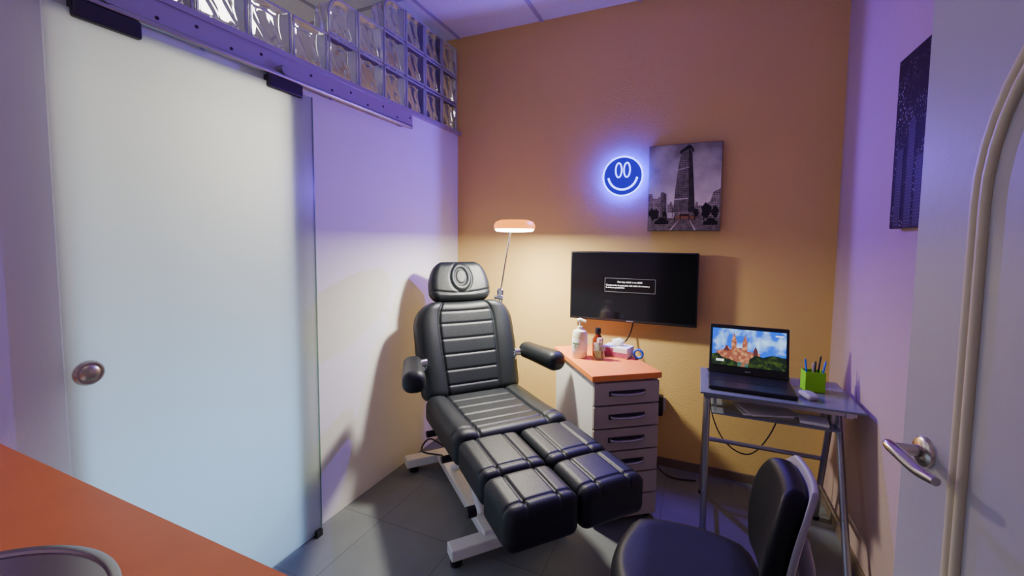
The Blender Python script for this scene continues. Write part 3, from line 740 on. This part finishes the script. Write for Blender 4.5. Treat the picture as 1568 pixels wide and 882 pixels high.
boxes('cabinet_body', [(XL+0.003, -0.46, 0.37, 0.39, 0.0, 0.808), (-0.48, -0.46, YF+0.003, 0.37, 0.0, 0.808), (XL+0.003, -0.48, YF+0.003, 0.37, 0.0, 0.06)], 'whitelam', ct)
lathe('sink_bowl', [(SR+0.008, 0.0), (SR+0.010, 0.003), (SR+0.006, 0.005), (SR-0.002, 0.004), (SR-0.006, -0.004), (SR-0.012, -0.10), (SR-0.05, -0.135), (0.03, -0.142), (0.0, -0.142)],
      'steel', ct, (CX, CY, zt1+0.0005), seg=72)
lathe('sink_drain', [(0, 0.002), (0.028, 0.002), (0.032, 0.0)], 'chrome', ct, (CX, CY, zt1-0.140), seg=24)

# ------------------------------------------------------------------ hinged door (right foreground)
dd = math.atan2(-0.99, 0.12)
door = empty('door_1', (0.313, 0.872, 0), dd)
DW, DT, DH = 0.84, 0.038, 2.06
boxes('leaf', [(0, DW, 0, DT, 0.008, DH)], 'doorwhite', door, bevel=0.002)
def arch(off, z_low, z_sp, xa, xb):
    pts = []
    xa += off; xb -= off; z_low += off
    r = (xb-xa)/2; xc = (xa+xb)/2
    pts.append((xa, z_low))
    for i in range(12): pts.append((xa, z_low+(z_sp-z_low)*(i+1)/12))
    for i in range(1, 24):
        a = pi-pi*i/24; pts.append((xc+r*math.cos(a), z_sp+(r*0.95)*math.sin(a)))
    for i in range(12): pts.append((xb, z_sp-(z_sp-z_low)*i/12))
    pts.append((xb, z_low))
    for i in range(1, 6): pts.append((xb-(xb-xa)*i/6, z_low))
    return pts
for nm, off, rr in (('moulding_outer', 0.0, 0.008), ('moulding_inner', 0.013, 0.007)):
    pts = arch(off, 0.18, 1.40, 0.125, DW-0.125)
    tube(nm, [(p[0], -0.001, p[1]) for p in pts], rr, 'mould', door, closed=True, seg=10)
HX, HZ = 0.058, 1.040
lathe('handle_rose', [(0.0, 0.008), (0.018, 0.008), (0.022, 0.005), (0.023, 0.0)], 'nickel', door, (HX, 0, HZ), (pi/2, 0, 0))
tube('handle_neck', [(HX, 0, HZ), (HX, -0.042, HZ)], [0.009, 0.008], 'nickel', door)
tube('handle_lever', curve_pts([(HX-0.010, -0.042, HZ+0.003), (HX, -0.044, HZ+0.003), (HX+0.025, -0.042, HZ+0.000), (HX+0.055, -0.037, HZ-0.006), (HX+0.088, -0.034, HZ-0.004)], 6),
     [0.006+0.003*math.sin(pi*min(1, i/24*1.0)) for i in range(25)], 'nickel', door)
for z in (0.25, 1.05, 1.85):
    tube('hinge', [(DW+0.004, 0.0, z-0.04), (DW+0.004, 0.0, z+0.04)], 0.007, 'nickel', door)

# ------------------------------------------------------------------ lights
def area(name, loc, target, size, power, col, shape='SQUARE', sy=None, spread=None):
    l = bpy.data.lights.new(name, 'AREA'); l.shape = shape; l.size = size
    if sy: l.size_y = sy
    l.energy = power; l.color = col
    if spread: l.spread = spread
    o = bpy.data.objects.new(name, l); COL.objects.link(o); o.location = loc
    d = Vector(target)-Vector(loc); o.rotation_euler = d.to_track_quat('-Z', 'Y').to_euler()
    return o
area('floor_lamp_light', (-1.11+hx, 2.36+hy, hz-0.026), (-1.11+hx, 2.36+hy, 0), 0.10, 34, (1, 0.95, 0.78), 'DISK')
sp = bpy.data.lights.new('neon_sign_light', 'SPOT'); sp.energy = 66; sp.color = (0.17, 0.05, 1); sp.spot_size = math.radians(172); sp.spot_blend = 0.15; sp.shadow_soft_size = 0.0
so_ = bpy.data.objects.new('neon_sign_light', sp); COL.objects.link(so_); so_.location = (-0.430, 2.57, 1.736)
so_.rotation_euler = Vector((0, -1, 0)).to_track_quat('-Z', 'Y').to_euler()
area('overhead_fill_light', (-0.3, 0.3, 2.72), (-0.3, 1.2, 0), 0.6, 2.9, (1, 0.90, 0.72))  # added fill light out of view, no ceiling fixture behind it
area('corridor_warm_fill', (-2.10, 1.20, 1.75), (-1.6, 1.10, 1.55), 0.4, 8.5, (1, 0.88, 0.70))  # added warm fill behind the glass door, hung below the ledge
area('corridor_upper_light', (-2.6, 1.6, 2.68), (-2.4, 1.6, 0), 0.5, 8, (1, 0.93, 0.86))
area('corridor_blue_fill', (-2.3, 0.95, 0.5), (-1.6, 0.95, 0.45), 0.8, 14.5, (0.30, 0.56, 1.0))  # added blue fill for the lower glass door, no window there

w = bpy.data.worlds.new('world'); S.world = w; w.use_nodes = True
w.node_tree.nodes['Background'].inputs[0].default_value = (0.75, 0.8, 1, 1)
w.node_tree.nodes['Background'].inputs[1].default_value = 0.06

# ------------------------------------------------------------------ camera
cam = bpy.data.cameras.new('camera'); co = bpy.data.objects.new('camera', cam); COL.objects.link(co)
cam.sensor_width = 36; cam.lens = 14.97; cam.shift_y = -0.0185; cam.clip_start = 0.02
psi, th, rho = math.radians(23.7), math.radians(3.86), math.radians(0.47)
fwd = Vector((-math.sin(psi)*math.cos(th), math.cos(psi)*math.cos(th), -math.sin(th)))
right = Vector((math.cos(psi), math.sin(psi), 0)); up = right.cross(fwd)
r2 = right*math.cos(rho)+up*math.sin(rho); u2 = r2.cross(fwd)
mt = Matrix((r2, u2, -fwd)).transposed().to_4x4(); mt.translation = (0, 0, 1.35)
co.matrix_world = mt
S.camera = co
